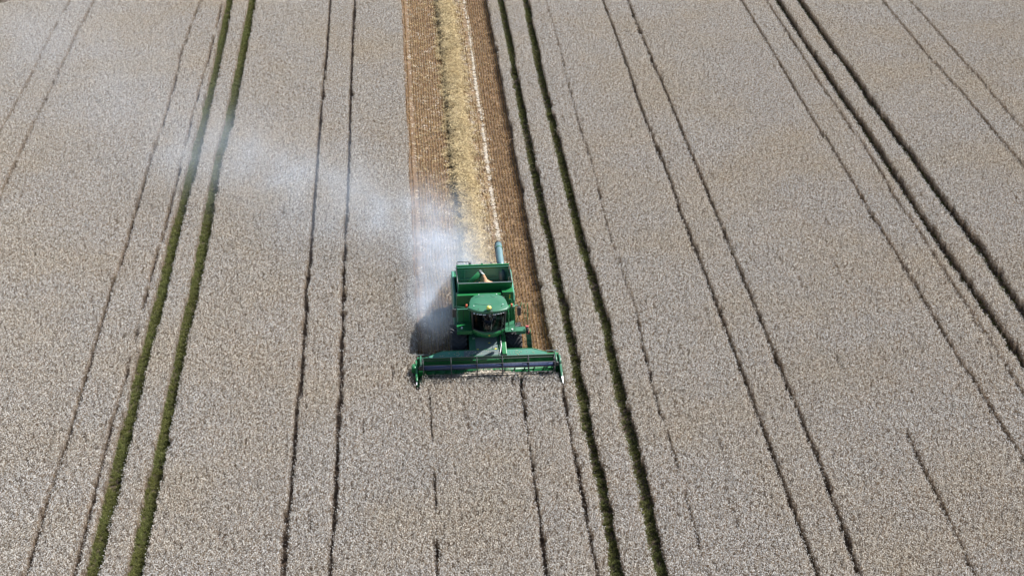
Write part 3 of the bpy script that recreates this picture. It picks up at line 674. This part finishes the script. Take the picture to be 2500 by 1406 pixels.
# ---- wheels
def wheel(x0, x1, cy, r, lugs, rimr):
    w_ = empty('wheel', ((x0 + x1)/2, cy, r)); w_.parent = C; hw = (x1 - x0)/2
    q = MB(); q.lathe_x([(-hw*.86, rimr), (-hw, rimr*1.25), (-hw, r*.86), (-hw*.88, r*.955), (-hw*.4, r*.975), (hw*.4, r*.975), (hw*.88, r*.955), (hw, r*.86), (hw, rimr*1.25), (hw*.86, rimr)], 0, 0, 0, RUBBER, 56, cap=False)
    for sg in (-1, 1):
        for k in range(lugs):
            a = (k + (.5 if sg > 0 else 0))*2*math.pi/lugs
            M = Matrix.Rotation(a, 4, 'X') @ Matrix.Translation((sg*hw*.5, 0, r*.985)) @ Matrix.Rotation(sg*R(42), 4, 'Z')
            q.box(-hw*.66, hw*.66, -.035, .035, -.035, .03, RUBBER, .008, M)
    q.build('tyre', w_)
    q = MB(); q.lathe_x([(-hw*.80, rimr*.99), (-hw*.45, rimr*.9), (-hw*.35, rimr*.3), (hw*.35, rimr*.3), (hw*.45, rimr*.9), (hw*.80, rimr*.99)], 0, 0, 0, YELLOW, 40); q.build('rim', w_)
for sg in (-1, 1):
    wheel(*sorted((sg*1.02, sg*1.88)), 2.78, .95, 22, .46)
    wheel(*sorted((sg*1.0, sg*1.46)), 6.7, .62, 18, .32)

# ---- feeder house
q = MB()
prof = [(2.6, 1.80), (.86, 1.22), (.86, .45), (2.6, .75)]
q.poly([(-.93, a, b_) for a, b_ in prof], 1.62, GREEN_D, 'x', .02)
q.poly([(-.60, 2.1, 1.639), (.55, 2.1, 1.639), (.55, .92, 1.247), (-.60, .92, 1.247)], .004, GREY_DUST, 'z')
q.poly([(.76, 2.2, 1.78), (.76, .86, 1.34), (.76, .86, .6), (.76, 2.2, .9)], .24, GREEN, 'x', .03)
q.box(.78, .98, 2.1, 2.35, 1.72, 1.86, GREEN_D, .03)
q.tube([(.70, 2.2, 1.80), (.68, 1.5, 1.52), (.74, 1.05, 1.36), (.85, .8, 1.3)], .025, BLACK, 8)
q.tube([(.72, 2.1, 1.78), (.74, 1.4, 1.55), (.66, 1.05, 1.34), (.6, .8, 1.3)], .018, ZINC, 8)
q.box(-.75, -.60, 1.98, 2.1, 1.62, 1.72, GREY_DUST, .02)
for x in (-.50, .44): q.poly([(x - .05, 1.34, 1.392), (x + .05, 1.34, 1.392), (x + .05, 1.24, 1.36), (x - .05, 1.24, 1.36)], .006, YELLOW, 'z')
q.box(.08, .18, 1.70, 1.74, 1.505, 1.53, YELLOW)
q.build('feeder_house', C)

# ---- header
HW = 3.70
hd = empty('header', (0, 0, 0), R(-.35)); hd.parent = C
q = MB()
q.poly([(-HW, -.10, .16), (-HW, .25, .14), (-HW, .80, .20), (-HW, .88, .45), (-HW, .90, 1.17), (-HW, .94, 1.17), (-HW, .94, .12), (-HW, .25, .09), (-HW, -.10, .12)], 2*HW, GREEN, 'x')
# opening bar of the feeder, upper beams
q.box(-.80, .82, .74, .90, .96, 1.08, GREEN_D, .01)
q.box(-HW, -3.05, .86, 1.02, 1.165, 1.21, GREEN_D, .01); q.box(3.05, HW, .86, 1.02, 1.165, 1.21, GREEN_D, .01)
q.box(-HW, -3.05, 1.16, 1.20, 1.23, 1.26, GREY_DUST); q.box(3.05, HW, 1.16, 1.20, 1.23, 1.26, GREY_DUST)
q.build('back_sheet', hd)
q = MB()
q.poly([(-3.10, .90, 1.185), (3.10, .90, 1.185), (3.10, 1.00, 1.24), (2.38, 1.24, 1.36), (-2.38, 1.24, 1.36), (-3.10, 1.00, 1.24)], .02, TEAL, 'z')
q.poly([(-1.25, .91, 1.2105), (1.0, .91, 1.2105), (1.0, 1.235, 1.384), (-1.25, 1.235, 1.384)], .004, GREY_DUST, 'z')
q.tube([(-3.10, 1.01, 1.255), (-2.38, 1.25, 1.385), (2.38, 1.25, 1.385), (3.10, 1.01, 1.255)], .022, GREEN, 6)
for i in range(90):
    x = random.gauss(0, 1.3); y = random.uniform(.92, 1.2)
    if abs(x) < 2.9: l_ = random.uniform(.01, .03); q.box(x - l_, x + l_, y - .008, y + .008, 1.19 + (y - .9)*.51, 1.222 + (y - .9)*.51, STRAW_BIT if i % 3 else ZINC)
q.build('hood', hd)
q = MB()                                             # table auger with flights
q.tube([(-HW + .06, .42, .55), (HW - .06, .42, .55)], .17, GREEN, 16)
for sg in (-1, 1):
    turns = 5.6; n_ = 110; a_ = []; b2 = []
    for i in range(n_ + 1):
        f = i/n_; x = sg*(HW - .1 - f*(HW - .85)); th = sg*f*turns*2*math.pi
        a_.append((x, .42 + .17*math.cos(th), .55 + .17*math.sin(th))); b2.append((x, .42 + .31*math.cos(th), .55 + .31*math.sin(th)))
    q.loft([a_, b2], GREEN, closed=False, cap0=False, cap1=False)
q.build('table_auger', hd)
q = MB(); q.box(-HW, HW, -.16, -.10, .12, .15, DARK_STEEL)
for i in range(98): x = -HW + .04 + i*.076; q.poly([(x - .018, -.14, .13), (x + .018, -.14, .13), (x, -.27, .12)], .02, DARK_STEEL, 'z')
q.build('cutter_bar', hd)
# reel
q = MB(); RZ, RR = 1.15, .52
q.tube([(-3.42, 0, RZ), (3.42, 0, RZ)], .105, STEEL_BLUE, 20)
ang0 = R(16)
bats = []
for k in range(6):
    a = ang0 + k*math.pi/3
    # angle measured from the direction square to the view from the drone (31 degrees above the ground)
    up_, fw_ = Vector((0, math.sin(R(31)), math.cos(R(31)))), Vector((0, -math.cos(R(31)), math.sin(R(31))))
    c_ = Vector((0, 0, RZ)) + (up_*math.cos(a) + fw_*math.sin(a))*RR; bats.append(c_)
    q.tube([(-3.42, c_.y, c_.z), (3.42, c_.y, c_.z)], .019, REEL_BAR, 6)
    for i in range(34):
        x = -3.38 + i*.205; q.tube([(x, c_.y, c_.z), (x + .005, c_.y - .03, c_.z - .10), (x, c_.y - .01, c_.z - .16)], .004, REEL_BAR, 4, cap=False)
for x in (-3.40, -1.96, -.62, .70, 2.05, 3.40):
    for c_ in bats: q.tube([(x, 0, RZ), (x, c_.y, c_.z)], .020, REEL_BAR, 6)
    for i in range(6): q.tube([(x, bats[i].y, bats[i].z), (x, bats[(i+1) % 6].y, bats[(i+1) % 6].z)], .016, REEL_BAR, 5)
    q.tube([(x - .03, 0, RZ), (x + .03, 0, RZ)], .16, BLACK, 16)
q.build('reel', hd)
for sg in (-1, 1):
    q = MB(); x = sg*3.52
    q.tube([(x, .95, 1.30), (x, .3, 1.33), (x, -.02, 1.17)], .05, GREEN_D, 8); q.tube([(x, .7, .8), (x, .2, 1.28)], .03, ZINC, 8); q.tube([(x, -.05, RZ), (x, .05, RZ)], .12, BLACK, 12)
    q.tube([(x - sg*.06, .9, 1.25), (x - sg*.08, .4, 1.45), (x - sg*.05, .0, 1.25)], .015, BLACK, 6)
    q.build('reel_arm', hd)
    q = MB()
    tipy = -1.20 if sg > 0 else -.85
    prof = [(.95, .10), (.95, 1.12), (.55, 1.16), (.05, .98), (-.35, .90), (-.62, .80), (-.62, .40), (-.2, .08)]
    q.poly([(sg*HW, a, b_) for a, b_ in prof], sg*.10, GREEN_D if sg > 0 else GREEN, 'x', .03)
    if sg < 0: q.tube([(-3.86, .15, .92), (-3.86, .62, .92)], .16, GREEN, 14); q.tube([(-3.74, .35, .7), (-3.92, .35, .7)], .2, BLACK, 14)
    else: q.box(3.835, 3.85, -.1, .1, .5, .75, BLACK); q.box(3.74, 3.80, .2, .45, 1.05, 1.10, BLACK, .01)
    dv = q.build('crop_divider', hd)
    q = MB(); xx = sg*(HW + .06)
    q.loft([[(xx + a*.05, -.55, .68 + b_*.08) for a, b_ in ((-1, -1), (1, -1), (1, 1), (-1, 1))], [(xx + a*.03, tipy + .3, .70 + b_*.05) for a, b_ in ((-1, -1), (1, -1), (1, 1), (-1, 1))], [(xx + a*.012, tipy, .68 + b_*.012) for a, b_ in ((-1, -1), (1, -1), (1, 1), (-1, 1))]], WHITE, smooth=False)
    q.build('divider_tip', dv)

# ---- straw on the table of the header, grain in the tank
n = 2400; x = X0 + rng.uniform(-3.5, 3.5, n); x = np.where(rng.random(n) < .4, X0 + rng.normal(0, 1.3, n).clip(-3.4, 3.4), x)
y = Y0 + rng.uniform(.0, .42, n)
scatter('cut_wheat', np.c_[x, y, .22 + rng.uniform(0, .46, n)*np.exp(-((x - X0)/2.4)**2)], np.c_[rng.normal(0, .3, n), rng.normal(0, .3, n), rng.uniform(0, 6.28, n)], np.ones((n, 3)), rng.integers(0, 8, n), flat,
        'pale cut wheat lying on the header table under the reel', 'cut wheat')
q = MB(); rings = []
for k, (r_, z_) in enumerate(((1.25, 2.56), (1.2, 2.84), (.85, 3.04), (.5, 3.22), (.30, 3.38), (.20, 3.55), (.13, 3.74), (.07, 3.92))):
    rings.append([(.06*(1 if k < 4 else 1) + (.08 - .02*k if k > 4 else .1) + r_*math.cos(a*math.pi/14)*min(1, 1.3), 4.88 + min(r_, .82)*math.sin(a*math.pi/14)*(1 if k else 1) , z_ + .02*math.sin(a*2.3 + k)) for a in range(28)])
q.loft(rings, GRAIN)
g_ = q.build('grain_heap'); g_.location = (X0, Y0, 0)
tag(g_, 'tan heap of grain pouring from the filling auger into the open grain tank', 'grain')

# ---- the driver
def skin_body(name, verts, edges, radii, mat, loc, root=0):
    me = bpy.data.meshes.new(name); me.from_pydata(verts, edges, []); o = bpy.data.objects.new(name, me); COL.objects.link(o)
    sk = o.modifiers.new('skin', 'SKIN'); sk.use_smooth_shade = True
    for v, r_ in zip(me.skin_vertices[0].data, radii): v.radius = (r_, r_) if not isinstance(r_, tuple) else r_
    me.skin_vertices[0].data[root].use_root = True
    ss = o.modifiers.new('sub', 'SUBSURF'); ss.levels = 1; ss.render_levels = 2
    me.materials.append(mat); o.location = loc; return o
P0 = (X0 + .08, Y0 + 2.58, 2.60)                     # on the seat, facing the camera (-y)
bv = [(0, 0, .08), (0, .02, .28), (0, .0, .48), (0, -.02, .60), (0, -.04, .70), (0, -.06, .80), (0, -.05, .88),
      (.20, -.02, .75), (.27, -.22, .32), (.17, -.48, .20), (.15, -.55, .19), (-.20, -.02, .75), (-.27, -.22, .32), (-.17, -.48, .20), (-.15, -.55, .19),
      (.10, -.05, .06), (.14, -.46, .06), (.15, -.52, -.34), (.15, -.66, -.38), (-.10, -.05, .06), (-.14, -.46, .06), (-.15, -.52, -.34), (-.15, -.66, -.38)]
be = [(0, 1), (1, 2), (2, 3), (3, 4), (4, 5), (5, 6), (2, 7), (7, 8), (8, 9), (9, 10), (2, 11), (11, 12), (12, 13), (13, 14), (0, 15), (15, 16), (16, 17), (17, 18), (0, 19), (19, 20), (20, 21), (21, 22)]
br = [(.15, .12), (.155, .11), (.17, .11), .065, .06, (.085, .10), .075, .065, .05, .038, .035, .065, .05, .038, .035, .085, .07, .05, .05, .085, .07, .05, .05]
dr = skin_body('person', bv, be, br, SKIN, P0)
tag(dr, 'driver in a blue shirt and cap sitting at the steering wheel behind the windscreen', 'person')
sv = bv[:3] + [bv[7], (.24, -.12, .41), bv[11], (-.24, -.12, .41)]
sh = skin_body('shirt', sv, [(0, 1), (1, 2), (2, 3), (3, 4), (2, 5), (5, 6)], [(.17, .14), (.17, .125), (.185, .125), .08, .072, .08, .072], CLOTH_BLUE, (0, 0, 0)); sh.parent = dr
tv = [bv[0]] + bv[15:18] + bv[19:22]
trz = skin_body('trousers', tv, [(0, 1), (1, 2), (2, 3), (0, 4), (4, 5), (5, 6)], [(.17, .13), .098, .082, .065, .098, .082, .065], CLOTH_DARK, (0, 0, 0)); trz.parent = dr
for sx2 in (-1, 1):
    q = MB()
    for k in range(4): q.tube([(sx2*(.125 + k*.018), -.53, .20), (sx2*(.125 + k*.018), -.60, .205), (sx2*(.128 + k*.018), -.615, .17)], [.009, .008, .007], SKIN, 6)
    q.tube([(sx2*.12, -.52, .20), (sx2*.10, -.56, .215)], [.010, .008], SKIN, 6)
    q.box(sx2*.145 - .035, sx2*.145 + .035, -.55, -.48, .187, .212, SKIN, .01)
    q.build('hand', dr)
    q = MB(); q.tube([(sx2*.085, -.05, .80), (sx2*.097, -.045, .81)], .022, SKIN, 6); q.build('ear', dr)
q = MB(); q.tube([(0, -.13, .83), (0, -.165, .785), (0, -.14, .775)], [.010, .018, .012], SKIN, 6); q.build('nose', dr)
q = MB(); q.lathe_z([(.86, .115), (.91, .11), (.95, .08), (.965, .02)], 0, -.05, CLOTH_BLUE, 16); q.box(-.08, .08, -.27, -.14, .86, .872, CLOTH_BLUE, .005); q.build('cap', dr)

# ------------------------------------------------------------------ dust blown from the combine: a volume of soft puffs
DUST, t, b = newmat('dust')
t.nodes.remove(b)
co = objco(t)
puffs = [  # centre (from the combine), size, amount
    ((-2.7, 4.5, 1.9), (1.0, 1.8, .9), .27), ((-2.7, 7.0, 2.1), (1.1, 2.4, 1.1), .26), ((-1.6, 10.6, 2.0), (1.5, 2.6, 1.6), .14), ((-.5, 9.6, 1.8), (1.1, 2.2, 1.3), .15),
    ((-2.2, 13.6, 2.2), (1.8, 2.8, 1.6), .14), ((-5.2, 15.2, 2.6), (2.4, 3.2, 1.5), .075), ((-9.2, 19.2, 2.8), (3.4, 4.6, 1.5), .052), ((-14.2, 23.4, 3.0), (3.6, 4.4, 1.5), .042),
    ((-17.2, 26.0, 3.0), (3.2, 5.0, 1.6), .028), ((-22.5, 34.0, 3.2), (4.5, 7.5, 1.7), .016), ((-30.0, 45.0, 3.5), (5.0, 8.0, 1.8), .016)]
tot = None
for c_, s_, amt in puffs:
    v1 = t.nodes.new('ShaderNodeVectorMath'); v1.operation = 'SUBTRACT'; v1.inputs[1].default_value = c_; t.links.new(co, v1.inputs[0])
    v2 = t.nodes.new('ShaderNodeVectorMath'); v2.operation = 'DIVIDE'; v2.inputs[1].default_value = s_; t.links.new(v1.outputs[0], v2.inputs[0])
    v3 = t.nodes.new('ShaderNodeVectorMath'); v3.operation = 'DOT_PRODUCT'; t.links.new(v2.outputs[0], v3.inputs[0]); t.links.new(v2.outputs[0], v3.inputs[1])
    g1 = math_(t, 'MULTIPLY', math_(t, 'EXPONENT', math_(t, 'MULTIPLY', v3.outputs['Value'], -1.0)), amt)
    tot = g1 if tot is None else math_(t, 'ADD', tot, g1)
nz = noise(t, .50, 5, .60, co)
nzm = math_(t, 'MULTIPLY', math_(t, 'SUBTRACT', nz, .35, True), 4.4)
tot = math_(t, 'MULTIPLY', tot, nzm)
pv = t.nodes.new('ShaderNodeVolumePrincipled'); pv.inputs['Color'].default_value = (.73, .845, 1.0, 1); pv.inputs['Anisotropy'].default_value = .25
t.links.new(tot, pv.inputs['Density']); t.links.new(pv.outputs[0], t.nodes['Material Output'].inputs['Volume'])
q = MB()
for c_, s_, amt in puffs:
    r = bmesh.ops.create_icosphere(q.bm, subdivisions=2, radius=1.0)
    bmesh.ops.transform(q.bm, matrix=Matrix.Translation(c_) @ Matrix.Diagonal((s_[0]*2.0, s_[1]*2.0, s_[2]*2.0, 1)), verts=r['verts'])
q._fin(q.bm.faces, DUST)
ds = q.build('dust_cloud'); ds.location = (X0, Y0, 0)
rm = ds.modifiers.new('join', 'REMESH'); rm.mode = 'VOXEL'; rm.voxel_size = .5
tag(ds, 'pale dust cloud billowing beside the combine and drifting off over the wheat', 'dust cloud', kind='stuff')
